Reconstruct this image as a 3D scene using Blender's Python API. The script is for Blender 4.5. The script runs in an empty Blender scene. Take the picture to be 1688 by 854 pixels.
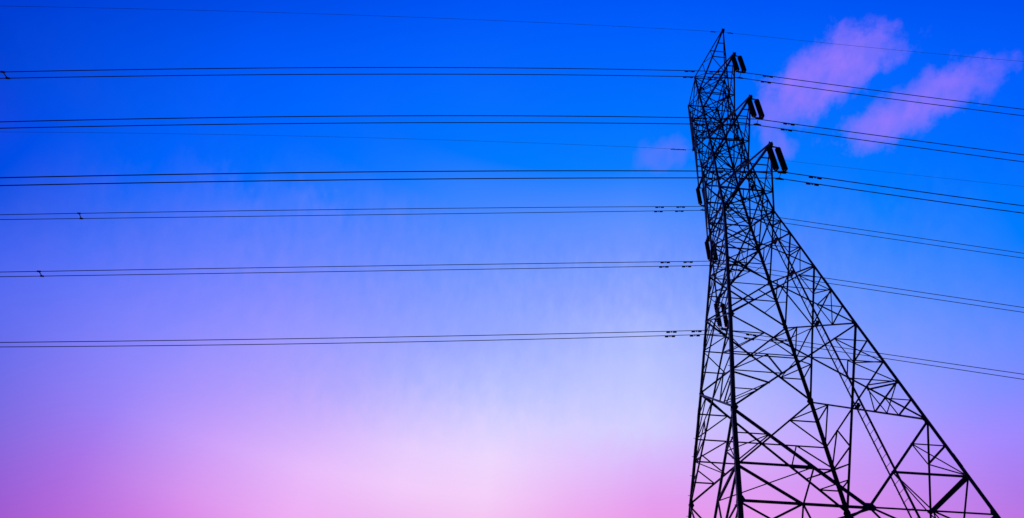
import bpy, math, random
from mathutils import Vector, Matrix
random.seed(7)
sc = bpy.context.scene
COL = sc.collection

# ------------------------------------------------------------------ camera
CAM = Vector((-9.2435, -18.9899, 1.65))
PITCH, ROLL, YAW = math.radians(43.2288), math.radians(0.5282), math.radians(5.4656)
cd = bpy.data.cameras.new('camera')
cam = bpy.data.objects.new('camera', cd)
COL.objects.link(cam)
F = Vector((math.sin(YAW)*math.cos(PITCH), math.cos(YAW)*math.cos(PITCH), math.sin(PITCH)))
R = Vector((math.cos(YAW), -math.sin(YAW), 0))
U = R.cross(F)
R2 = R*math.cos(ROLL) + U*math.sin(ROLL)
U2 = -R*math.sin(ROLL) + U*math.cos(ROLL)
cam.matrix_world = Matrix(((R2.x, U2.x, -F.x, CAM.x), (R2.y, U2.y, -F.y, CAM.y), (R2.z, U2.z, -F.z, CAM.z), (0, 0, 0, 1)))
cd.sensor_width = 36.0
cd.lens = 36.0*1092.14/1688.0
cd.shift_x = -122.46/1688.0
cd.shift_y = 123.24/1688.0
cd.clip_start = 0.1
cd.clip_end = 6000.0
sc.camera = cam

# ------------------------------------------------------------------ dusk sky
W = bpy.data.worlds.new('World')
sc.world = W
W.use_nodes = True
NT = W.node_tree
NT.nodes.clear()
LK = NT.links.new
def nd(t, **k):
    n = NT.nodes.new(t)
    for a, b in k.items():
        setattr(n, a, b)
    return n
def math_(op, a, b=None, c=None, clamp=False):
    n = nd('ShaderNodeMath', operation=op)
    n.use_clamp = clamp
    for i, v in enumerate((a, b, c)):
        if v is None: continue
        if isinstance(v, (int, float)): n.inputs[i].default_value = v
        else: LK(v, n.inputs[i])
    return n.outputs[0]
def dot_(a, vec):
    n = nd('ShaderNodeVectorMath', operation='DOT_PRODUCT')
    LK(a, n.inputs[0]); n.inputs[1].default_value = vec
    return n.outputs['Value']
def mixc(f, a, b):
    n = nd('ShaderNodeMix', data_type='RGBA')
    LK(f, n.inputs[0]) if not isinstance(f, (int, float)) else setattr(n.inputs[0], 'default_value', f)
    for s, v in ((6, a), (7, b)):
        if isinstance(v, tuple): n.inputs[s].default_value = (*v, 1)
        else: LK(v, n.inputs[s])
    return n.outputs[2]
def maprange(v, a, b, c=0.0, d=1.0, smooth=False):
    n = nd('ShaderNodeMapRange')
    n.interpolation_type = 'SMOOTHSTEP' if smooth else 'LINEAR'
    LK(v, n.inputs[0])
    for i, q in enumerate((a, b, c, d)): n.inputs[i+1].default_value = q
    return n.outputs[0]
tc = nd('ShaderNodeTexCoord')
nv = nd('ShaderNodeVectorMath', operation='NORMALIZE')
LK(tc.outputs['Generated'], nv.inputs[0])
D = nv.outputs[0]
sep = nd('ShaderNodeSeparateXYZ'); LK(D, sep.inputs[0])
el = math_('MULTIPLY', math_('ARCSINE', sep.outputs[2]), 180/math.pi)
az = math_('MULTIPLY', math_('ARCTAN2', sep.outputs[0], sep.outputs[1]), 180/math.pi)
# the afterglow: a column of colours by elevation for each compass bearing
COLS = [
    [-70.0, [(0.0, 0.0, 0.486), (0.0, 0.0, 0.536), (0.0, 0.0, 0.577), (0.0, 0.0, 0.599), (0.0, 0.0, 0.593), (0.0, 0.0, 0.559), (0.0, 0.0, 0.503), (0.021, 0.0, 0.439), (0.026, 0.007, 0.411), (0.013, 0.016, 0.45), (0.004, 0.023, 0.52), (0.0, 0.022, 0.543), (0.0, 0.016, 0.516), (0.0, 0.008, 0.476), (0.0, 0.001, 0.439), (0.0, 0.0, 0.408), (0.0, 0.0, 0.38), (0.0, 0.0, 0.353)]] ,
    [-60.0, [(0.0, 0.0, 0.47), (0.0, 0.0, 0.548), (0.0, 0.008, 0.622), (0.0, 0.027, 0.685), (0.0, 0.035, 0.718), (0.0, 0.034, 0.697), (0.0, 0.033, 0.649), (0.021, 0.038, 0.619), (0.008, 0.041, 0.588), (0.0, 0.047, 0.614), (0.0, 0.049, 0.659), (0.0, 0.048, 0.661), (0.0, 0.045, 0.651), (0.0, 0.039, 0.622), (0.0, 0.029, 0.583), (0.0, 0.017, 0.532), (0.0, 0.005, 0.48), (0.0, 0.0, 0.427)]] ,
    [-52.0, [(0.0, 0.0, 0.462), (0.0, 0.02, 0.562), (0.0, 0.066, 0.665), (0.0, 0.094, 0.762), (0.029, 0.106, 0.835), (0.017, 0.096, 0.83), (0.0, 0.076, 0.76), (0.0, 0.075, 0.816), (0.0, 0.078, 0.827), (0.001, 0.082, 0.823), (0.003, 0.082, 0.8), (0.001, 0.081, 0.804), (0.0, 0.079, 0.806), (0.0, 0.071, 0.784), (0.0, 0.057, 0.731), (0.0, 0.04, 0.655), (0.0, 0.022, 0.579), (0.0, 0.004, 0.501)]] ,
    [-44.0, [(0.201, 0.0, 0.474), (0.168, 0.056, 0.587), (0.142, 0.128, 0.716), (0.146, 0.152, 0.823), (0.135, 0.169, 0.892), (0.112, 0.168, 0.931), (0.077, 0.161, 0.938), (0.04, 0.144, 0.92), (0.014, 0.135, 0.949), (0.0, 0.127, 0.963), (0.0, 0.121, 0.967), (0.0, 0.119, 0.962), (0.002, 0.113, 0.948), (0.0, 0.106, 0.962), (0.0, 0.09, 0.908), (0.0, 0.065, 0.786), (0.0, 0.039, 0.676), (0.0, 0.014, 0.573)]] ,
    [-36.0, [(0.466, 0.021, 0.515), (0.441, 0.114, 0.641), (0.401, 0.17, 0.795), (0.328, 0.226, 0.932), (0.284, 0.246, 0.972), (0.239, 0.247, 0.989), (0.188, 0.227, 0.991), (0.136, 0.212, 0.989), (0.107, 0.201, 0.983), (0.072, 0.188, 0.984), (0.039, 0.178, 0.993), (0.004, 0.16, 1.0), (0.0, 0.149, 1.0), (0.0, 0.133, 1.0), (0.0, 0.119, 0.997), (0.0, 0.09, 0.901), (0.0, 0.056, 0.77), (0.001, 0.023, 0.645)]] ,
    [-28.0, [(0.684, 0.037, 0.579), (0.694, 0.149, 0.722), (0.689, 0.302, 0.861), (0.611, 0.36, 0.957), (0.481, 0.336, 0.972), (0.388, 0.322, 0.988), (0.309, 0.303, 1.0), (0.234, 0.268, 1.0), (0.178, 0.251, 1.0), (0.135, 0.236, 1.0), (0.107, 0.224, 1.0), (0.089, 0.219, 1.0), (0.023, 0.191, 0.996), (0.0, 0.164, 0.999), (0.002, 0.141, 1.0), (0.0, 0.114, 0.977), (0.0, 0.073, 0.849), (0.001, 0.032, 0.708)]] ,
    [-20.0, [(0.846, 0.07, 0.63), (0.854, 0.248, 0.783), (0.859, 0.423, 0.904), (0.804, 0.51, 0.971), (0.654, 0.462, 0.984), (0.479, 0.409, 0.986), (0.368, 0.366, 0.996), (0.276, 0.326, 1.0), (0.234, 0.302, 0.998), (0.184, 0.28, 0.999), (0.148, 0.264, 1.0), (0.116, 0.247, 1.0), (0.088, 0.234, 1.0), (0.012, 0.199, 1.0), (0.0, 0.164, 0.998), (0.001, 0.134, 1.0), (0.0, 0.089, 0.914), (0.001, 0.04, 0.751)]] ,
    [-12.0, [(0.956, 0.104, 0.639), (0.909, 0.283, 0.761), (0.855, 0.439, 0.859), (0.881, 0.609, 0.965), (0.786, 0.612, 0.99), (0.601, 0.539, 0.996), (0.424, 0.459, 0.997), (0.317, 0.378, 1.0), (0.261, 0.351, 1.0), (0.221, 0.326, 1.0), (0.182, 0.306, 1.0), (0.147, 0.287, 1.0), (0.108, 0.263, 1.0), (0.048, 0.234, 1.0), (0.0, 0.186, 0.999), (0.002, 0.147, 1.0), (0.0, 0.101, 0.951), (0.002, 0.045, 0.773)]] ,
    [-4.0, [(1.0, 0.125, 0.608), (0.948, 0.292, 0.718), (0.897, 0.481, 0.842), (0.904, 0.63, 0.948), (0.844, 0.681, 0.994), (0.693, 0.639, 1.0), (0.491, 0.538, 1.0), (0.372, 0.448, 1.0), (0.304, 0.394, 1.0), (0.258, 0.367, 1.0), (0.221, 0.34, 1.0), (0.181, 0.318, 1.0), (0.137, 0.285, 1.0), (0.076, 0.253, 1.0), (0.0, 0.198, 0.998), (0.001, 0.154, 1.0), (0.0, 0.107, 0.964), (0.001, 0.049, 0.799)]] ,
    [4.0, [(1.0, 0.142, 0.563), (0.975, 0.248, 0.659), (0.896, 0.344, 0.762), (0.836, 0.457, 0.901), (0.774, 0.558, 0.98), (0.678, 0.629, 1.0), (0.53, 0.567, 0.999), (0.428, 0.498, 1.0), (0.364, 0.446, 1.0), (0.297, 0.399, 1.0), (0.253, 0.361, 1.0), (0.209, 0.34, 1.0), (0.156, 0.297, 1.0), (0.093, 0.265, 1.0), (0.002, 0.206, 0.999), (0.0, 0.158, 1.0), (0.0, 0.111, 0.97), (0.0, 0.052, 0.823)]] ,
    [12.0, [(1.0, 0.143, 0.518), (0.977, 0.213, 0.63), (0.885, 0.262, 0.72), (0.775, 0.349, 0.873), (0.701, 0.469, 0.968), (0.645, 0.625, 1.0), (0.554, 0.592, 0.999), (0.469, 0.542, 1.0), (0.416, 0.496, 1.0), (0.33, 0.428, 1.0), (0.28, 0.383, 1.0), (0.229, 0.357, 1.0), (0.175, 0.309, 1.0), (0.105, 0.276, 1.0), (0.003, 0.209, 0.998), (0.0, 0.16, 1.0), (0.0, 0.111, 0.971), (0.0, 0.053, 0.828)]] ,
    [22.0, [(0.999, 0.127, 0.48), (0.927, 0.209, 0.653), (0.862, 0.305, 0.838), (0.722, 0.337, 0.898), (0.641, 0.43, 0.973), (0.533, 0.482, 1.0), (0.413, 0.474, 0.998), (0.349, 0.436, 1.0), (0.289, 0.401, 1.0), (0.227, 0.36, 1.0), (0.193, 0.337, 1.0), (0.158, 0.309, 1.0), (0.12, 0.275, 1.0), (0.047, 0.249, 1.0), (0.0, 0.193, 0.999), (0.001, 0.156, 1.0), (0.0, 0.107, 0.966), (0.001, 0.05, 0.817)]] ,
    [32.0, [(0.9, 0.111, 0.479), (0.787, 0.177, 0.644), (0.675, 0.25, 0.82), (0.576, 0.304, 0.917), (0.5, 0.362, 1.0), (0.346, 0.368, 0.997), (0.273, 0.356, 1.0), (0.208, 0.334, 1.0), (0.159, 0.317, 1.0), (0.125, 0.292, 1.0), (0.1, 0.267, 1.0), (0.08, 0.245, 1.0), (0.038, 0.238, 1.0), (0.002, 0.209, 1.0), (0.0, 0.174, 0.997), (0.0, 0.142, 1.0), (0.0, 0.094, 0.932), (0.001, 0.039, 0.793)]] ,
    [42.0, [(0.753, 0.103, 0.531), (0.607, 0.147, 0.668), (0.432, 0.191, 0.827), (0.367, 0.253, 1.0), (0.259, 0.282, 1.0), (0.203, 0.294, 0.999), (0.15, 0.286, 1.0), (0.084, 0.262, 1.0), (0.055, 0.244, 1.0), (0.029, 0.227, 1.0), (0.018, 0.22, 1.0), (0.005, 0.213, 1.0), (0.0, 0.195, 1.0), (0.0, 0.176, 0.999), (0.001, 0.154, 1.0), (0.0, 0.124, 0.992), (0.0, 0.071, 0.871), (0.001, 0.024, 0.757)]] ,
    [52.0, [(0.558, 0.102, 0.643), (0.418, 0.139, 0.785), (0.29, 0.181, 0.939), (0.198, 0.219, 1.0), (0.11, 0.229, 0.996), (0.084, 0.233, 1.0), (0.017, 0.209, 1.0), (0.0, 0.2, 1.0), (0.0, 0.195, 1.0), (0.0, 0.185, 1.0), (0.0, 0.171, 1.0), (0.0, 0.161, 1.0), (0.0, 0.15, 1.0), (0.001, 0.137, 1.0), (0.0, 0.125, 0.997), (0.0, 0.09, 0.911), (0.0, 0.05, 0.813), (0.0, 0.011, 0.72)]] ,
    [60.0, [(0.343, 0.109, 0.798), (0.232, 0.134, 0.902), (0.132, 0.158, 0.993), (0.047, 0.174, 1.0), (0.0, 0.178, 1.0), (0.0, 0.173, 1.0), (0.0, 0.163, 1.0), (0.0, 0.162, 1.0), (0.0, 0.162, 1.0), (0.004, 0.127, 1.0), (0.003, 0.13, 1.0), (0.001, 0.123, 1.0), (0.0, 0.119, 0.988), (0.0, 0.112, 0.974), (0.0, 0.091, 0.911), (0.0, 0.064, 0.837), (0.0, 0.033, 0.761), (0.0, 0.001, 0.684)]] ,
    [68.0, [(0.123, 0.12, 0.967), (0.043, 0.128, 1.0), (0.0, 0.132, 1.0), (0.0, 0.13, 1.0), (0.0, 0.125, 1.0), (0.0, 0.12, 1.0), (0.0, 0.119, 1.0), (0.0, 0.118, 1.0), (0.0, 0.109, 1.0), (0.004, 0.094, 1.0), (0.01, 0.09, 1.0), (0.007, 0.091, 0.999), (0.002, 0.092, 0.957), (0.0, 0.077, 0.867), (0.0, 0.063, 0.819), (0.0, 0.042, 0.766), (0.0, 0.018, 0.709), (0.0, 0.0, 0.651)]] ,
]
ELS = [10.0, 20.0, 25.0, 29.0, 32.0, 35.0, 38.0, 41.0, 43.0, 45.0, 46.5, 48.0, 50.0, 53.0, 57.0, 62.0, 68.0, 75.0]
# soft patchy edges where the thin haze layers end
nz = nd('ShaderNodeTexNoise'); nz.inputs['Scale'].default_value = 15.0; nz.inputs['Detail'].default_value = 5.0; nz.inputs['Roughness'].default_value = 0.62
mp = nd('ShaderNodeMapping'); mp.inputs['Scale'].default_value = (3.4, 2.4, 1.1)
LK(D, mp.inputs[0]); LK(mp.outputs[0], nz.inputs['Vector'])
nf = nd('ShaderNodeTexNoise'); nf.inputs['Scale'].default_value = 60.0; nf.inputs['Detail'].default_value = 3.0
mf = nd('ShaderNodeMapping'); mf.inputs['Scale'].default_value = (1.6, 0.8, 0.5); LK(D, mf.inputs[0]); LK(mf.outputs[0], nf.inputs['Vector'])
wob = math_('ADD', math_('MULTIPLY', math_('SUBTRACT', nz.outputs[0], 0.5), 3.2), math_('MULTIPLY', math_('MULTIPLY', math_('SUBTRACT', nf.outputs[0], 0.5), 2.4), maprange(math_('SUBTRACT', el, math_('MULTIPLY', math_('MAXIMUM', math_('MULTIPLY', math_('ADD', az, 10.0), -1.0), 0.0), -0.2)), 41.0, 46.0, smooth=True)))
band = math_('MULTIPLY', maprange(el, 28.0, 36.0, smooth=True), maprange(el, 54.0, 49.0, smooth=True))
el2 = math_('ADD', el, math_('MULTIPLY', wob, band))
pos = math_('DIVIDE', el2, 90.0, clamp=True)
def ramp(cols):
    r = nd('ShaderNodeValToRGB'); LK(pos, r.inputs[0])
    st = [(0.0, tuple(0.8*c for c in cols[0]))] + [(e/90.0, c) for e, c in zip(ELS, cols)] + [(1.0, (0.0, 0.03, 0.5))]
    els = r.color_ramp.elements
    els[0].position = 0.0; els[0].color = (*st[0][1], 1)
    els[1].position = 1.0; els[1].color = (*st[-1][1], 1)
    for p, c in st[1:-1]:
        e = els.new(p); e.color = (*c, 1)
    return r.outputs[0]
DIMMED_BACK = (0.0008, 0.0012, 0.016)  # unseen sky behind the camera, darkened so the tower stays a black silhouette
cur = mixc(maprange(az, -150.0, COLS[0][0], smooth=True), DIMMED_BACK, ramp(COLS[0][1]))
for k in range(1, len(COLS)):
    cur = mixc(maprange(az, COLS[k-1][0], COLS[k][0]), cur, ramp(COLS[k][1]))
cur = mixc(maprange(az, COLS[-1][0], 130.0, smooth=True), cur, DIMMED_BACK)
# thin pink clouds still catching the light: drifting streaks at given bearings
def unit(v):
    return Vector(v).normalized()
wn = nd('ShaderNodeTexNoise'); wn.inputs['Scale'].default_value = 11.0; wn.inputs['Detail'].default_value = 7.0; wn.inputs['Roughness'].default_value = 0.7
LK(D, wn.inputs['Vector'])
wn2 = nd('ShaderNodeTexNoise'); wn2.inputs['Scale'].default_value = 26.0; wn2.inputs['Detail'].default_value = 6.0
mp2 = nd('ShaderNodeMapping'); mp2.inputs['Scale'].default_value = (1.7, 1.0, 1.0); LK(D, mp2.inputs[0]); LK(mp2.outputs[0], wn2.inputs['Vector'])
rag = math_('ADD', math_('MULTIPLY', math_('SUBTRACT', wn.outputs[0], 0.5), 2.0), math_('MULTIPLY', math_('SUBTRACT', wn2.outputs[0], 0.5), 1.35))
CLOUDS = [  # one end, other end, half width, strength
    ((0.2653, 0.4405, 0.8577), (0.422, 0.3106, 0.8517), 0.042, 0.82),
    ((0.3783, 0.4477, 0.8102), (0.5342, 0.3114, 0.7859), 0.032, 0.74),
    ((0.1132, 0.5241, 0.8441), (0.1968, 0.494, 0.8469), 0.024, 0.22),
    ((0.2653, 0.4405, 0.8577), (0.3450, 0.4000, 0.8490), 0.036, 0.50),
    ((0.2760, 0.4400, 0.8530), (0.3330, 0.4780, 0.8130), 0.020, 0.36),
]
msk = None
for a, b, hw, s in CLOUDS:
    a, b = unit(a), unit(b)
    c = (a+b).normalized()
    t1 = ((b-a) - c*(b-a).dot(c)).normalized()
    t2 = c.cross(t1)
    half = (b-a).length/2
    u = math_('DIVIDE', dot_(D, tuple(t1)), half)
    v = math_('DIVIDE', dot_(D, tuple(t2)), hw)
    r2 = math_('ADD', math_('POWER', math_('ABSOLUTE', u), 3.0), math_('MULTIPLY', v, v))
    fr = maprange(dot_(D, tuple(c)), 0.3, 0.5)
    m = math_('MULTIPLY', maprange(math_('ADD', math_('SQRT', r2), rag), 1.2, 0.3, smooth=True), fr)
    m = math_('MULTIPLY', m, s)
    msk = m if msk is None else math_('MAXIMUM', msk, m)
body = maprange(wn2.outputs[0], 0.34, 0.64, 0.55, 1.0)
cur = mixc(math_('MULTIPLY', msk, body), cur, (0.36, 0.20, 0.98))
# the ground side of the dome is unlit
cur = mixc(maprange(el, -4.0, 2.0, smooth=True), (0.002, 0.001, 0.004), cur)
bg = nd('ShaderNodeBackground'); bg.inputs[1].default_value = 1.0
LK(cur, bg.inputs[0])
ow = nd('ShaderNodeOutputWorld'); LK(bg.outputs[0], ow.inputs[0])

# ------------------------------------------------------------------ last light of the sun, low behind the tower
sl = bpy.data.lights.new('low_sun', 'SUN')
sl.energy = 0.25
sl.angle = math.radians(0.5)
sl.color = (1.0, 0.62, 0.55)
so = bpy.data.objects.new('low_sun', sl)
so.rotation_euler = (math.radians(-87.0), 0, math.radians(4.0))
so.location = (0, 60, 40)
COL.objects.link(so)

sc.view_settings.view_transform = 'Standard'
sc.view_settings.look = 'None'
sc.view_settings.exposure = 0.0
sc.view_settings.gamma = 1.0
sc.cycles.max_bounces = 4
sc.cycles.use_denoising = False

# ------------------------------------------------------------------ materials
def material(name, c1, c2, rough, metal=0.0, scale=3.0):
    m = bpy.data.materials.new(name)
    m.use_nodes = True
    t = m.node_tree
    b = t.nodes['Principled BSDF']
    b.inputs['Roughness'].default_value = rough
    b.inputs['Metallic'].default_value = metal
    o = t.nodes.new('ShaderNodeTexCoord')
    n = t.nodes.new('ShaderNodeTexNoise')
    n.inputs['Scale'].default_value = scale
    n.inputs['Detail'].default_value = 6.0
    r = t.nodes.new('ShaderNodeValToRGB')
    r.color_ramp.elements[0].position = 0.35; r.color_ramp.elements[0].color = (*c1, 1)
    r.color_ramp.elements[1].position = 0.68; r.color_ramp.elements[1].color = (*c2, 1)
    t.links.new(o.outputs['Object'], n.inputs['Vector'])
    t.links.new(n.outputs[0], r.inputs[0])
    t.links.new(r.outputs[0], b.inputs['Base Color'])
    return m
STEEL = material('weathered_steel', (0.038, 0.038, 0.044), (0.07, 0.064, 0.064), 0.62, 0.1, 4.0)
SUNSET_STEEL = material('sunset_tinted_steel', (0.05, 0.03, 0.025), (0.09, 0.05, 0.04), 0.75, 0.0, 6.0)  # reddish sunset light put into the colour of a few horizontal bars
WIRE = material('aged_conductor', (0.03, 0.03, 0.034), (0.05, 0.05, 0.055), 0.6, 0.2, 0.5)
GLASS = material('brown_porcelain', (0.028, 0.016, 0.012), (0.045, 0.026, 0.02), 0.25, 0.0, 5.0)
IRON = material('cast_iron', (0.03, 0.03, 0.03), (0.06, 0.055, 0.05), 0.6, 0.1, 8.0)
CONC = material('concrete', (0.22, 0.21, 0.2), (0.34, 0.33, 0.31), 0.9, 0.0, 2.5)
GROUND = material('dry_grass', (0.035, 0.05, 0.02), (0.09, 0.085, 0.04), 0.95, 0.0, 0.35)

# ------------------------------------------------------------------ mesh helpers
class MB:
    def __init__(s): s.v, s.f = [], []
    def add(s, vs, fs):
        o = len(s.v)
        s.v += [tuple(p) for p in vs]
        s.f += [tuple(i+o for i in q) for q in fs]
    def sweep(s, prof, frames):
        """prof: closed list of (x, y); frames: list of (origin, ax, ay)."""
        n = len(prof); vs = []; fs = []
        for o, ax, ay in frames:
            vs += [o + ax*x + ay*y for x, y in prof]
        for k in range(len(frames)-1):
            for i in range(n):
                j = (i+1) % n
                fs.append((k*n+i, k*n+j, (k+1)*n+j, (k+1)*n+i))
        m = (len(frames)-1)*n
        fs.append(tuple(range(n-1, -1, -1))); fs.append(tuple(range(m, m+n)))
        s.add(vs, fs)
    def angle(s, a, b, w, t, n, off=0.0, flip=1):
        """rolled-steel angle from a to b, one flange flat in the plane with outward normal n."""
        a, b, n = Vector(a), Vector(b), Vector(n)
        d = (b-a).normalized()
        n = (n - d*n.dot(d)).normalized()
        p = d.cross(n)*flip
        h = w/2
        prof = [(-h, 0), (h, 0), (h, -t), (-h+t, -t), (-h+t, -w), (-h, -w)]
        s.sweep(prof, [(a+n*off, p, n), (b+n*off, p, n)])
    def box(s, c, x, y, z):
        c, x, y, z = Vector(c), Vector(x), Vector(y), Vector(z)
        vs = [c+x*i+y*j+z*k for i in (-.5, .5) for j in (-.5, .5) for k in (-.5, .5)]
        s.add(vs, [(0, 1, 3, 2), (4, 6, 7, 5), (0, 4, 5, 1), (2, 3, 7, 6), (0, 2, 6, 4), (1, 5, 7, 3)])
    def tube(s, pts, r, n=8):
        pts = [Vector(p) for p in pts]
        fr = []
        for i, p in enumerate(pts):
            d = (pts[min(i+1, len(pts)-1)] - pts[max(i-1, 0)]).normalized()
            up = Vector((0, 0, 1)) if abs(d.z) < 0.9 else Vector((1, 0, 0))
            x = d.cross(up).normalized(); y = x.cross(d)
            fr.append((p, x, y))
        s.sweep([(r*math.cos(q*2*math.pi/n), r*math.sin(q*2*math.pi/n)) for q in range(n)], fr)
    def lathe(s, c, prof, n=16):
        c = Vector(c)
        vs = []; fs = []
        for r, z in prof:
            for q in range(n):
                a = q*2*math.pi/n
                vs.append(c + Vector((r*math.cos(a), r*math.sin(a), z)))
        for k in range(len(prof)-1):
            for q in range(n):
                j = (q+1) % n
                fs.append((k*n+q, k*n+j, (k+1)*n+j, (k+1)*n+q))
        m = (len(prof)-1)*n
        fs.append(tuple(range(n-1, -1, -1))); fs.append(tuple(range(m, m+n)))
        s.add(vs, fs)
    def prism(s, poly, th):
        """poly: ordered planar points; th: thickness vector."""
        th = Vector(th)/2; n = len(poly)
        vs = [Vector(p)-th for p in poly] + [Vector(p)+th for p in poly]
        fs = [tuple(range(n-1, -1, -1)), tuple(range(n, 2*n))] + [(i, (i+1) % n, n+(i+1) % n, n+i) for i in range(n)]
        s.add(vs, fs)
    def build(s, name, mat, parent=None, origin=None):
        o0 = Vector(origin) if origin is not None else Vector((0, 0, 0))
        me = bpy.data.meshes.new(name)
        me.from_pydata([tuple(Vector(v)-o0) for v in s.v], [], s.f)
        me.update()
        me.materials.append(mat)
        o = bpy.data.objects.new(name, me)
        COL.objects.link(o)
        if parent is not None:
            o.parent = parent
            o.location = o0 - world_of(parent)
        else:
            o.location = o0
        return o
def world_of(o):
    w = Vector((0, 0, 0))
    while o is not None:
        w += o.location; o = o.parent
    return w
def tag(o, label, cat, group=None, kind=None):
    o['label'] = label; o['category'] = cat
    if group: o['group'] = group
    if kind: o['kind'] = kind
    return o
def empty(name, loc):
    o = bpy.data.objects.new(name, None)
    o.empty_display_size = 0.5
    COL.objects.link(o); o.location = loc
    return o

# ------------------------------------------------------------------ ground
g = MB(); g.add([(-3000, -3000, 0), (3000, -3000, 0), (3000, 3000, 0), (-3000, 3000, 0)], [(0, 1, 2, 3)])
go = g.build('ground', GROUND); go['kind'] = 'structure'

# ------------------------------------------------------------------ the lattice tower
tower = tag(empty('transmission_tower', (0, 0, 0)), 'tall dark steel lattice transmission tower with three pairs of cross arms and a side ladder', 'transmission tower')
ZT, ZT1, Z1, ZM2, Z2, ZM3, ZW = 40.91, 39.05, 37.10, 33.92, 32.15, 29.03, 27.28
ZH, ZA, ZB, ZC, ZK, Z0 = 25.28, 22.66, 18.87, 14.05, 10.57, 0.30
def half(z):
    if z >= Z2: return 0.962
    if z >= ZW: return 0.962 + (1.235-0.962)*(Z2-z)/(Z2-ZW)
    return 1.235 + 0.1415*(ZW-z)
# faces: outward normal, in-plane axis; face point(u, z) with u in [-1, 1]
FACES = [((0, -1), (1, 0)), ((1, 0), (0, 1)), ((0, 1), (-1, 0)), ((-1, 0), (0, -1))]
def fp(k, u, z):
    n, a = FACES[k]; h = half(z)
    return Vector((n[0]*h + a[0]*u*h, n[1]*h + a[1]*u*h, z))
def fn(k, z):
    n = FACES[k][0]
    s = 0.0 if z >= Z2 else (0.056 if z >= ZW else 0.1415)
    return Vector((n[0], n[1], s)).normalized()

# legs: heel of each angle at the corner
for cx, cy in ((-1, -1), (1, -1), (1, 1), (-1, 1)):
    fr = []; mb = MB()
    for z, w in ((ZT+0.05, .085), (ZT1, .087), (Z1, .088), (Z2, .092), (ZM3, .10), (ZW, .105), (ZH, .11), (ZA, .115), (ZB, .122), (ZC, .128), (ZK, .132), (Z0, .14)):
        h = half(z)
        fr.append((Vector((cx*h, cy*h, z)), Vector((-cx*w/.15, 0, 0)), Vector((0, -cy*w/.15, 0))))
    t = .016
    prof = [(0, 0), (.15, 0), (.15, t), (t, t), (t, .15), (0, .15)]
    if cx*cy < 0: prof = prof[::-1]
    mb.sweep(prof, fr)
    lg = mb.build('leg', STEEL, tower)
    # splice plates on the leg joints
    for z in (ZA-1.1, ZB-0.9, ZC+2.2, ZC-1.6):
        sp = MB(); h = half(z)
        dz = 0.5
        d = Vector((cx*(half(z+.1)-half(z))*10, cy*(half(z+.1)-half(z))*10, 1)).normalized()
        c = Vector((cx*(h+.006), cy*(h+.006), z))
        w = .10
        sp.sweep([(0, 0), (w, 0), (w, .008), (.008, .008), (.008, w), (0, w)][::(1 if cx*cy > 0 else -1)],
                 [(c-d*dz/2, Vector((-cx, 0, 0)), Vector((0, -cy, 0))), (c+d*dz/2, Vector((-cx, 0, 0)), Vector((0, -cy, 0)))])
        sp.build('splice_plate', STEEL, lg)
    # climbing bolts
    if cx < 0:
        z = 8.4
        while z < 17.0:
            h = half(z)
            sb = MB()
            a = Vector((cx*h + .03, cy*h + cy*.004, z)) if int(z*2.5+.5) % 2 else Vector((cx*h + cx*.004, cy*h - cy*.06, z))
            dirn = Vector((0, cy, 0)) if int(z*2.5+.5) % 2 else Vector((cx, 0, 0))
            sb.tube([a - dirn*.03, a + dirn*.075], .010, 6)
            sb.build('step_bolt', IRON, lg)
            z += 0.4

MEM = []   # name, a, b, width, thickness, normal, offset, flip
def mem(name, a, b, w, n, off=-0.02, flip=1, t=None):
    w *= .82 if name in ('secondary_brace', 'hip_brace') else .74
    MEM.append((name, Vector(a), Vector(b), w, t or max(.006, w*.09), n, off, flip))
def lerp(a, b, t): return a + (b-a)*t
def panel_nodes(k, zu, zl):
    su, s_l = half(zu), half(zl)
    tx = su/(su+s_l)
    zx = zu + (zl-zu)*tx
    return tx, zx
HIP = {}
def xpanel(k, zu, zl, style, wd, wr):
    n = fn(k, zl+.01)
    UL, UR, LL, LR = fp(k, -1, zu), fp(k, 1, zu), fp(k, -1, zl), fp(k, 1, zl)
    tx, zx = panel_nodes(k, zu, zl)
    X = lerp(UL, LR, tx)
    mem('diagonal_brace', UL, LR, wd, n, -.018, 1)
    mem('diagonal_brace', UR, LL, wd, n, -.018-wd*.10-.004, -1)
    if style == 0: return
    for sg, Uc, Lc in ((-1, UL, LL), (1, UR, LR)):
        o = -.018-wd*.2-.010
        Mx = fp(k, sg, zx)
        P = lerp(Uc, X, .46)
        mem('horizontal_brace', X, Mx, wr*1.1, n, o, sg)
        mem('secondary_brace', P, Mx, wr, n, o-.008, sg)
        HIP.setdefault((k, sg), []).append(P)
        if style >= 2:
            mem('secondary_brace', P, fp(k, sg, P.z), wr, n, o, sg)
        if style in (1, 2):
            Q = lerp(X, Lc, .5)
            mem('secondary_brace', Mx, Q, wr, n, o-.016, sg)
            if style == 2:
                mem('secondary_brace', Q, fp(k, sg, Q.z), wr, n, o, sg)
                HIP.setdefault((k, sg), []).append(Q)
        if style == 3:
            N = lerp(X, Mx, .52)
            Q1, Q2, Q3 = lerp(X, Lc, .35), lerp(X, Lc, .52), lerp(X, Lc, .67)
            Rn, Sn = fp(k, sg, Q1.z), fp(k, sg, Q3.z)
            mem('secondary_brace', N, Q1, wr, n, o-.016, sg)
            mem('secondary_brace', N, Rn, wr, n, o-.024, sg)
            mem('horizontal_brace', Q1, Rn, wr*1.15, n, o, sg)
            mem('secondary_brace', Rn, Q2, wr, n, o-.032, sg)
            mem('secondary_brace', Q3, Sn, wr, n, o, sg)
            HIP.setdefault((k, sg), []).extend([Q2, Q3])
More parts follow.
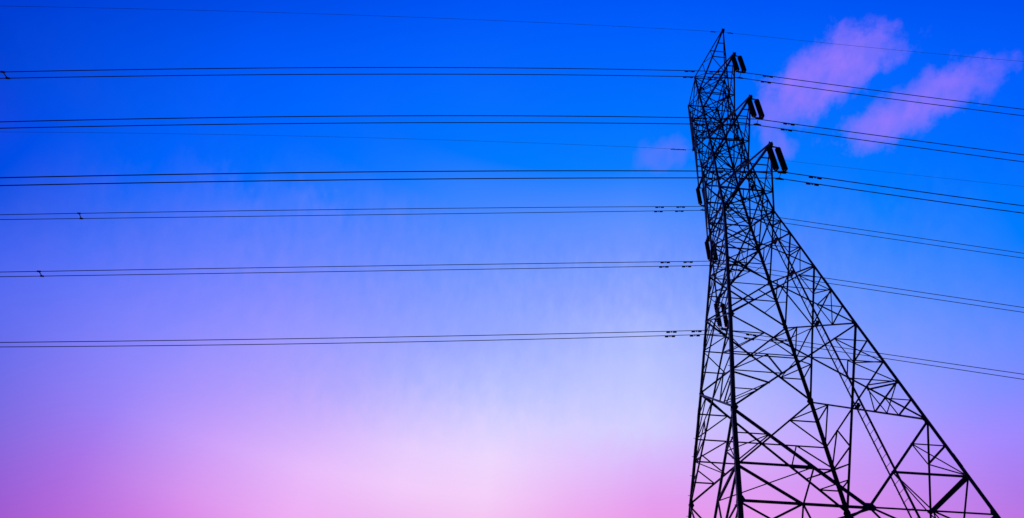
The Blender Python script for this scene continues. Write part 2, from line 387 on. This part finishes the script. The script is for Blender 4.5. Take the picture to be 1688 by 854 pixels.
for k in range(4):
    for zu, zl in ((ZT, ZT1), (ZT1, Z1), (Z1, ZM2), (ZM2, Z2), (Z2, ZM3), (ZM3, ZW)):
        xpanel(k, zu, zl, 0, .074, .045)
        tx, zx = panel_nodes(k, zu, zl)
        for sg in (-1, 1):
            for zz in (zu, zl):
                q = lerp(fp(k, sg, zz), fp(k, 0, zx), .52)
                mem('secondary_brace', q, fp(k, sg, zx), .05, fn(k, zx), -.06, sg)
    for z in (ZT, ZT1, Z1, ZM2, Z2, ZM3, ZW):
        mem('horizontal_brace', fp(k, -1, z), fp(k, 1, z), .074, fn(k, z-.01), -.040, 1)
    # thin posts and half struts that stiffen the tall cage panels
    for zu, zl in ((Z1, ZM2), (Z2, ZM3)):
        tx, zx = panel_nodes(k, zu, zl)
        mem('horizontal_brace', fp(k, -1, zx), fp(k, 1, zx), .045, fn(k, zx), -.048, 1)
    xpanel(k, ZW, ZH, 1, .075, .045)
    xpanel(k, ZH, ZA, 1, .078, .048)
    xpanel(k, ZA, ZB, 2, .085, .05)
    xpanel(k, ZB, ZC, 3, .092, .054)
    # the wide inverted-V panel lower down
    n = fn(k, ZK)
    K = fp(k, 0, ZK)
    for sg in (-1, 1):
        Uc, Lc = fp(k, sg, ZC), fp(k, sg, ZK)
        mem('diagonal_brace', Uc, K, .10, n, -.02, sg)
        mem('horizontal_brace', K, Lc, .08, n, -.034, 1)
        q3, q6 = lerp(Uc, K, .30), lerp(Uc, K, .63)
        Mg = fp(k, sg, q6.z)
        Hm = fp(k, sg*.5, ZK)
        mem('secondary_brace', q3, fp(k, sg, q3.z), .06, n, -.036, sg)
        mem('secondary_brace', q3, Mg, .05, n, -.044, sg)
        mem('horizontal_brace', q6, Mg, .125, n, -.036, sg)
        mem('secondary_brace', q6, Hm, .055, n, -.05, sg)
        mem('diagonal_brace', Mg, Hm, .085, n, -.056, sg)
        HIP.setdefault((k, sg), []).extend([q3, q6])
        # panel below, running down to the footings
        zl, zm = 8.40, 9.45
        Lw, Lm, Ft = fp(k, sg, zl), fp(k, sg, zm), fp(k, sg, Z0+.25)
        mem('diagonal_brace', K, Lw, .10, n, -.02, sg)
        mem('diagonal_brace', Hm, Lm, .085, n, -.044, sg)
        mem('secondary_brace', Lc, lerp(Hm, Lm, .5), .05, n, -.05, sg)
        mem('secondary_brace', Hm, lerp(K, Lw, .42), .05, n, -.06, sg)
        mem('secondary_brace', Hm, lerp(K, Lw, .56), .05, n, -.068, sg)
        mem('horizontal_brace', Lw, fp(k, 0, zl), .08, n, -.034, 1)
        mem('diagonal_brace', fp(k, 0, zl), Ft, .12, n, -.02, sg)
        for f in (.33, .66):
            q = lerp(fp(k, 0, zl), Ft, f)
            mem('secondary_brace', q, fp(k, sg, q.z), .06, n, -.036, sg)
# hip braces tie matching nodes of neighbouring faces together inside each leg
for k in range(4):
    A, B = HIP[(k, 1)], HIP[((k+1) % 4, -1)]
    for a, b in zip(A, B):
        c = (a+b)/2
        mem('hip_brace', a, b, .045, Vector((c.x, c.y, 0)).normalized(), -.03, 1)
# plan bracing
for z in (ZT, ZT1, Z1, ZM2, Z2, ZM3, ZW):
    cs = [fp(0, -1, z), fp(0, 1, z), fp(2, -1, z), fp(2, 1, z)]
    mem('plan_brace', cs[0], cs[2], .055, Vector((0, 0, 1)), -.03, 1)
    mem('plan_brace', cs[1], cs[3], .055, Vector((0, 0, 1)), -.045, 1)
for z in (ZA, ZK):
    ms = [fp(k, 0, z) if z == ZK else fp(k, 0, panel_nodes(k, ZA, ZB)[1]) for k in range(4)]
    for k in range(4):
        mem('plan_brace', ms[k], ms[(k+1) % 4], .06, Vector((0, 0, 1)), -.05, 1)

# every bar is a mesh of its own; past a hundred of one kind the smallest in view are one mesh
def seen_size(m):
    c = (m[1]+m[2])/2 - CAM
    z = c.dot(F)
    if z < 1: return 0
    u = 844+122.5+1092*c.dot(R2)/z; v = 427+123.2-1092*c.dot(U2)/z
    inside = 1.0 if (-40 < u < 1728 and -20 < v < 900) else 0.02
    return inside*(m[2]-m[1]).length*m[3]/(z*z)
kinds = {}
for m in MEM: kinds.setdefault(m[0], []).append(m)
for nm, ms in kinds.items():
    ms.sort(key=seen_size, reverse=True)
    for m in ms[:100 if len(ms) <= 100 else 99]:
        mb = MB(); mb.angle(m[1], m[2], m[3], m[4], m[5], m[6], m[7])
        mb.build(nm, SUNSET_STEEL if (nm == 'horizontal_brace' and random.random() < .08) else STEEL, tower)
    if len(ms) > 100:
        mb = MB()
        for m in ms[99:]: mb.angle(m[1], m[2], m[3], m[4], m[5], m[6], m[7])
        o = mb.build(nm, STEEL, tower); o['kind'] = 'stuff'

# gusset plates where braces meet the legs
for k in range(4):
    for z in (ZT1, Z1, Z2, ZW, ZH, ZA, ZB, ZC, ZK):
        for sg in (-1, 1):
            n = fn(k, z-.01); h = half(z)
            c = fp(k, sg, z)
            ax = Vector((FACES[k][1][0], FACES[k][1][1], 0))*-sg
            dn = (fp(k, sg, z-.3)-c).normalized()
            w = .13 if z > ZW else (.17 if z > ZB else .21)
            mb = MB()
            c2 = c - n*.012
            mb.prism([c2 + ax*.02 - dn*w*.75, c2 + ax*w*.7 - dn*w*.6, c2 + ax*w*1.0, c2 + ax*w*.7 + dn*w*.6, c2 + ax*.02 + dn*w*.75], n*.012)
            mb.build('gusset_plate', STEEL, tower)
for k in range(4):
    n = fn(k, ZK); c = fp(k, 0, ZK) - n*.012
    ax = Vector((FACES[k][1][0], FACES[k][1][1], 0)); up = ax.cross(n)
    if up.z < 0: up = -up
    mb = MB()
    mb.prism([c - ax*.19, c - ax*.10 + up*.12, c + ax*.10 + up*.12, c + ax*.19, c + ax*.10 - up*.13, c - ax*.10 - up*.13], n*.012)
    mb.build('gusset_plate', STEEL, tower)

# concrete footings
for cx, cy in ((-1, -1), (1, -1), (1, 1), (-1, 1)):
    h = half(Z0); mb = MB()
    mb.lathe((cx*h, cy*h, 0), [(.52, -.4), (.52, .22), (.44, .31)], 20)
    mb.build('footing', CONC, tower)

# ladder up the middle of one face
lad = empty('ladder', (0, 0, 0)); lad.parent = tower
LY0, LY1, LO = -.36, .02, .10
zs = [Z0] + [z for z in (ZW, Z2, ZT)]
for y in (LY0, LY1):
    mb = MB()
    mb.sweep([(-.028, -.009), (.028, -.009), (.028, .009), (-.028, .009)] if y == LY1 else [(-.036, -.018), (.036, -.018), (.036, .018), (-.036, .018)],
             [(Vector((half(z)+LO, y, z)), Vector((1, 0, 0)), Vector((0, 1, 0))) for z in zs])
    mb.build('rail', STEEL, lad)
z = Z0+.3; rr = []
while z < ZT-.1: rr.append(z); z += .34
rr.sort(key=lambda q: abs(q-15))
for i, z in enumerate(rr[:99]):
    mb = MB(); x = half(z)+LO
    mb.tube([(x, LY0, z), (x, LY1, z)], .0095, 6); mb.build('rung', STEEL, lad)
if len(rr) > 99:
    mb = MB()
    for z in rr[99:]:
        x = half(z)+LO; mb.tube([(x, LY0, z), (x, LY1, z)], .0095, 6)
    mb.build('rung', STEEL, lad)['kind'] = 'stuff'
for zu, zl in ((Z1, ZM2), (Z2, ZM3), (ZW, ZH), (ZH, ZA), (ZA, ZB), (ZB, ZC)):
    z = panel_nodes(1, zu, zl)[1]; x = half(z); mb = MB()
    mb.box((x+.06, -.16, z-.05), (.17, 0, 0), (0, .30, 0), (0, 0, .025))
    mb.box((x+.05, -.30, z+.0), (.12, 0, 0), (0, .02, 0), (0, 0, .09))
    mb.build('rest_plate', STEEL, lad)

# cross arms and earth-wire peaks
TIP = {1: (4.205, 36.99, Z1, ZT1), 2: (4.363, 31.94, Z2, ZM2), 3: (4.667, 27.14, ZW, ZM3)}
def make_arm(name, sy, reach, ztip, zlow, zup, wl, wu):
    arm = empty(name, (0, sy*half(zlow), zlow)); arm.parent = tower
    T = Vector((0, sy*reach, ztip))
    n = Vector((0, 0, -1))
    lo = {}; up = {}
    for sx in (-1, 1):
        a = Vector((sx*half(zlow), sy*half(zlow), zlow)); b = Vector((sx*half(zup), sy*half(zup), zup))
        te = T + Vector((sx*.05, 0, 0))
        lo[sx] = (a, te); up[sx] = (b, te + Vector((0, 0, .07)))
        mb = MB(); mb.angle(a, te, wl, wl*.1, Vector((sx, 0, -.2)), 0, sx); mb.build('lower_chord', STEEL, arm)
        mb = MB(); mb.angle(up[sx][0], up[sx][1], wu, wu*.1, Vector((sx, 0, .2)), 0, sx); mb.build('upper_chord', STEEL, arm)
    def bar(a, b, w, nn):
        mb = MB(); mb.angle(a, b, w, .006, nn, -.012, 1); mb.build('lacing_bar', STEEL, arm)
    fs = (.30, .58, .80)
    prev = 0.0
    for i, f in enumerate(fs):
        bar(lerp(*lo[-1], f), lerp(*lo[1], f), .042, Vector((0, 0, -1)))
        s0 = 1 if i % 2 else -1
        if i < 2: bar(lerp(*lo[s0], prev), lerp(*lo[-s0], f), .042, Vector((0, 0, -1)))
        for sx in (-1, 1):
            if i < 2:
                bar(lerp(*lo[sx], f), lerp(*up[sx], f), .038, Vector((sx, 0, 0)))
                bar(lerp(*up[sx], prev), lerp(*lo[sx], f), .038, Vector((sx, 0, 0)))
        if i == 1: bar(lerp(*up[-1], f), lerp(*up[1], f), .038, Vector((0, 0, 1)))
        prev = f
    mb = MB()
    for sx in (-1, 1):
        mb.prism([T + Vector((sx*.06, -.12, -.15)), T + Vector((sx*.06, .12, -.15)), T + Vector((sx*.06, .11, .10)), T + Vector((sx*.06, -.11, .10))], (.014, 0, 0))
    mb.box(T + Vector((0, 0, -.02)), (.105, 0, 0), (0, .17, 0), (0, 0, .20))
    mb.build('tip_plate', STEEL, arm)
    return T
for i, (reach, zt, zl, zu) in TIP.items():
    for sy in (-1, 1):
        make_arm('crossarm', sy, reach, zt, zl, zu, .080, .062)
for sy in (-1, 1):
    make_arm('earth_wire_arm', sy, 3.883, 40.85, ZT1, ZT, .070, .055)

# the mast is not dead straight: its axis wanders by a few centimetres over forty metres
BOW = ((0, -.08), (10.6, -.075), (14.05, -.085), (18.87, .02), (22.66, .05), (25.28, .072), (27.28, .072), (29.03, .02), (32.15, 0), (37.1, 0), (39.05, -.03), (41, -.06))
def bow(z):
    for (a, p), (b, q) in zip(BOW, BOW[1:]):
        if z <= b: return p + (q-p)*max(0.0, (z-a))/(b-a)
    return BOW[-1][1]
def wander(o):
    if o.type == 'MESH':
        for v in o.data.vertices:
            k = 1.0 if v.co.z < 26.0 else max(0.0, min(1.0, 1-(abs(v.co.y)-1.35)/2.4))
            if v.co.z < 17.0:
                h = half(max(v.co.z, 0))
                k *= 1 - 1.3*max(0.0, min(1.0, (v.co.x/h+1)/2))*max(0.0, min(1.0, (1-v.co.y/h)/2))
            v.co.x += bow(v.co.z)*k
    for c in o.children: wander(c)
wander(tower)

# ------------------------------------------------------------------ insulators
def disc_profile(z0, n, pitch):
    p = [(.012, z0+.10), (.03, z0+.09)]
    for i in range(n):
        z = z0 - i*pitch
        p += [(.045, z+.045), (.05, z+.015), (.105, z-.012), (.127, z-.040), (.127, z-.052), (.095, z-.055), (.06, z-.062), (.04, z-.075)]
    z = z0-(n-1)*pitch-.075
    return p + [(.02, z-.03), (.012, z-.06)]
SX = (-.105, .265)
INS_LABEL = {
    (1, -1): 'twin black insulator strings hanging from the highest arm tip on the right of the tower',
    (2, -1): 'twin black insulator strings hanging from the middle arm tip on the right of the tower',
    (3, -1): 'twin black insulator strings hanging from the lowest arm tip on the right of the tower',
    (1, 1): 'twin black insulator strings at the left edge of the tower, uppermost there',
    (2, 1): 'twin black insulator strings at the left edge of the tower, below the uppermost pair there',
    (3, 1): 'twin black insulator strings seen through the lower lattice, lowest hanging on the tower',
}
ZWIRE = {1: 34.93, 2: 29.93, 3: 25.02}
for i, (reach, zt, zl, zu) in TIP.items():
    for sy in (-1, 1):
        y = sy*reach; zw = ZWIRE[i]
        root = tag(empty('insulator_set', (0, y, zt-.10)), INS_LABEL[(i, sy)], 'insulator', 'twin insulator strings hung from the cross arms')
        mb = MB()
        mb.prism([(-.14, y, zt-.09), (.05, y, zt-.09), (.30, y, zt-.165), (.30, y, zt-.20), (-.14, y, zt-.20)], (0, .03, 0))
        mb.build('hanger_link', IRON, root, (0, y, zt-.15))
        top = zt-.30; n = 13
        pitch = (top - (zw+.20))/n
        for sx in SX:
            mb = MB(); mb.lathe((sx, y, 0), disc_profile(top, n, pitch), 18)
            st = mb.build('disc_string', GLASS, root, (sx, y, top))
            for q in st.data.polygons: q.use_smooth = True
            mb = MB()
            mb.tube([(sx, y, top+.06), (sx, y, zt-.17)], .016, 8)
            mb.build('ball_link', IRON, root, (sx, y, top+.06))
        mb = MB()
        mb.prism([(SX[0]-.08, y, zw+.10), (SX[1]+.08, y, zw+.10), (SX[1]+.05, y, zw+.035), (.08, y, zw+.005), (SX[0]-.05, y, zw+.035)], (0, .018, 0))
        mb.prism([(.08, y-.06, zw+.075), (.08, y+.36, zw+.075), (.08, y+.34, zw+.045), (.08, y-.05, zw+.045)], (.016, 0, 0))
        mb.build('yoke_plate', IRON, root, (.08, y, zw+.05))
        for dy in (0.0, 0.30):
            mb = MB()
            mb.prism([(-.10, y+dy, zw-.035), (.26, y+dy, zw-.035), (.18, y+dy, zw+.015), (.11, y+dy, zw+.05), (.05, y+dy, zw+.05), (-.02, y+dy, zw+.015)], (0, .06, 0))
            mb.build('suspension_clamp', IRON, root, (.08, y+dy, zw))

# ------------------------------------------------------------------ conductors
# y, z at the tower, then slope / curvature / fitted reach towards -x and +x
SPAN = {
    'n1': (-4.205, 34.94, -0.16531, -0.001789, 32.0, -0.07783, 0.001077, 15.02), 'n1b': (-3.905, 34.93, -0.17242, -0.001486, 32.18, -0.09089, 0.001583, 15.16),
    'n2': (-4.363, 29.86, -0.14761, -0.001705, 29.68, -0.07927, 0.000622, 12.54), 'n2b': (-4.063, 29.862, -0.15526, -0.001358, 29.86, -0.08827, 0.000792, 12.68),
    'n3': (-4.667, 25.072, -0.14737, -0.001047, 27.37, -0.09515, 0.001013, 10.12), 'n3b': (-4.367, 25.053, -0.15225, -0.000851, 27.5, -0.10536, 0.001636, 10.27),
    'f1': (4.205, 34.884, -0.15401, -0.000329, 36.84, -0.09574, -2e-05, 19.68), 'f1b': (4.505, 34.895, -0.1672, 2e-05, 36.98, -0.11019, 0.000519, 19.82),
    'f2': (4.363, 29.985, -0.14482, -9.7e-05, 34.65, -0.10152, 4.1e-05, 17.53), 'f2b': (4.663, 29.962, -0.14873, 4.3e-05, 34.8, -0.10603, 0.000198, 17.68),
    'f3': (4.667, 24.974, -0.13766, 0.000348, 32.5, -0.1042, 0.000351, 15.47), 'f3b': (4.967, 24.97, -0.14456, 0.00057, 32.64, -0.10091, -0.000123, 15.62),
    'g1': (-3.883, 40.656, -0.11761, -0.001499, 36.02, -0.0064, 0.001683, 18.54), 'g2': (3.883, 40.727, -0.08496, -0.00104, 40.62, -0.04614, 0.000746, 22.8)}
def wire_z(key, x):
    y, z0, b1, c1, m1, b2, c2, m2 = SPAN[key]
    b, c, m = (b1, c1, m1) if x < 0 else (b2, c2, m2)
    d = abs(x)
    if d <= m*1.08: return z0 + b*d + c*d*d
    e = m*1.08
    ze = z0 + b*e + c*e*e; sl_ = min(b + 2*c*e, 0.0)
    t = d-e
    return ze + sl_*t - sl_*t*t/(2*80.0)
ORD = {1: 'highest', 2: 'second highest', 3: 'third highest'}
LAB = {
    'n1': 'upper cable of the highest twin pair, across the deep blue at the top',
    'n1b': 'lower cable of the highest twin pair, across the deep blue at the top',
    'n2': 'upper cable of the second twin pair from the top, in plain blue sky',
    'n2b': 'lower cable of the second twin pair from the top, in plain blue sky',
    'n3': 'upper cable of the third twin pair from the top, hung from the lowest right arm',
    'n3b': 'lower cable of the third twin pair from the top, hung from the lowest right arm',
    'f1': 'upper cable of the fourth twin pair from the top, where blue turns lavender',
    'f1b': 'lower cable of the fourth twin pair from the top, where blue turns lavender',
    'f2': 'upper cable of the fifth twin pair from the top, over lavender sky',
    'f2b': 'lower cable of the fifth twin pair from the top, over lavender sky',
    'f3': 'upper cable of the lowest twin pair, over pale lilac sky',
    'f3b': 'lower cable of the lowest twin pair, over pale lilac sky',
    'g1': 'thin single earth wire passing over the very peak of the tower',
    'g2': 'faint thin single earth wire just below the second twin pair of cables',
}
RAD = {'n': .019, 'f': .0175, 'g': .007}
def damper(mb, key, x, r):
    y = SPAN[key][0]
    z = wire_z(key, x) - r
    s = (wire_z(key, x+.1)-wire_z(key, x-.1))/.2
    ax = Vector((1, 0, s)).normalized()
    c = Vector((x, y, z-.055))
    k = .62 if key[0] == 'g' else 1.0
    mb.box(c + Vector((0, 0, .035)), ax*.05, (0, .04, 0), (0, 0, .09))
    mb.tube([c - ax*.2*k, c + ax*.2*k], .010, 6)
    for sg in (-1, 1):
        p = c + ax*.175*k*sg
        mb.tube([p - ax*.085*k, p - ax*.05*k, p + ax*.05*k, p + ax*.085*k], .040*k, 10)
for key in SPAN:
    y, z0 = SPAN[key][:2]
    r = RAD[key[0]]
    xs = [-165+5*i for i in range(25)] + [-40+1.0*i for i in range(40)] + [0] + [1.0*i for i in range(1, 30)] + [30+5*i for i in range(28)]
    xs = sorted(set(xs))
    mb = MB(); mb.tube([(x, y, wire_z(key, x)) for x in xs], r, 8)
    nm = 'earth_wire' if key[0] == 'g' else 'power_cable'
    w = mb.build(nm, WIRE, None, (0, y, z0))
    for q in w.data.polygons: q.use_smooth = True
    tag(w, LAB[key], 'earth wire' if key[0] == 'g' else 'power cable', 'thin earth wires on the tower peaks' if key[0] == 'g' else 'power cables strung in twin pairs')
    for x in ((-.62, .40) if key == 'g1' else (-.7, -1.05, -1.4, .5) if key == 'g2' else (-2.68, -1.38, 1.45)):
        if key.endswith('b'): x -= .02
        mb = MB(); damper(mb, key, x, r)
        mb.build('vibration_damper', IRON, w, (x, y, wire_z(key, x)))
# spacer bars that hold the twin cables apart
for key, x, lab in (('n1', -31.9, 'small slanted spacer bar between the cables of the highest twin pair at the left edge'),
                    ('f1', -33.34, 'small slanted spacer bar between the cables of the fourth twin pair from the top'),
                    ('f2', -33.05, 'small slanted spacer bar between the cables of the fifth twin pair from the top'),
                    ('f3', -32.75, 'small spacer bar on the lowest twin pair of cables, cut by the left edge')):
    a = Vector((x, SPAN[key][0], wire_z(key, x))); b = Vector((x, SPAN[key+'b'][0], wire_z(key+'b', x)))
    sp = tag(empty('cable_spacer', (a+b)/2), lab, 'spacer', 'spacer bars between twin cables')
    mb = MB(); mb.tube([a, b], .020, 8); mb.build('bar', IRON, sp, (a+b)/2)
    for p in (a, b):
        mb = MB(); mb.tube([p - Vector((.07, 0, .0)), p - Vector((.045, 0, 0)), p + Vector((.045, 0, 0)), p + Vector((.07, 0, 0))], .042, 10)
        mb.build('cable_clamp', IRON, sp, p)
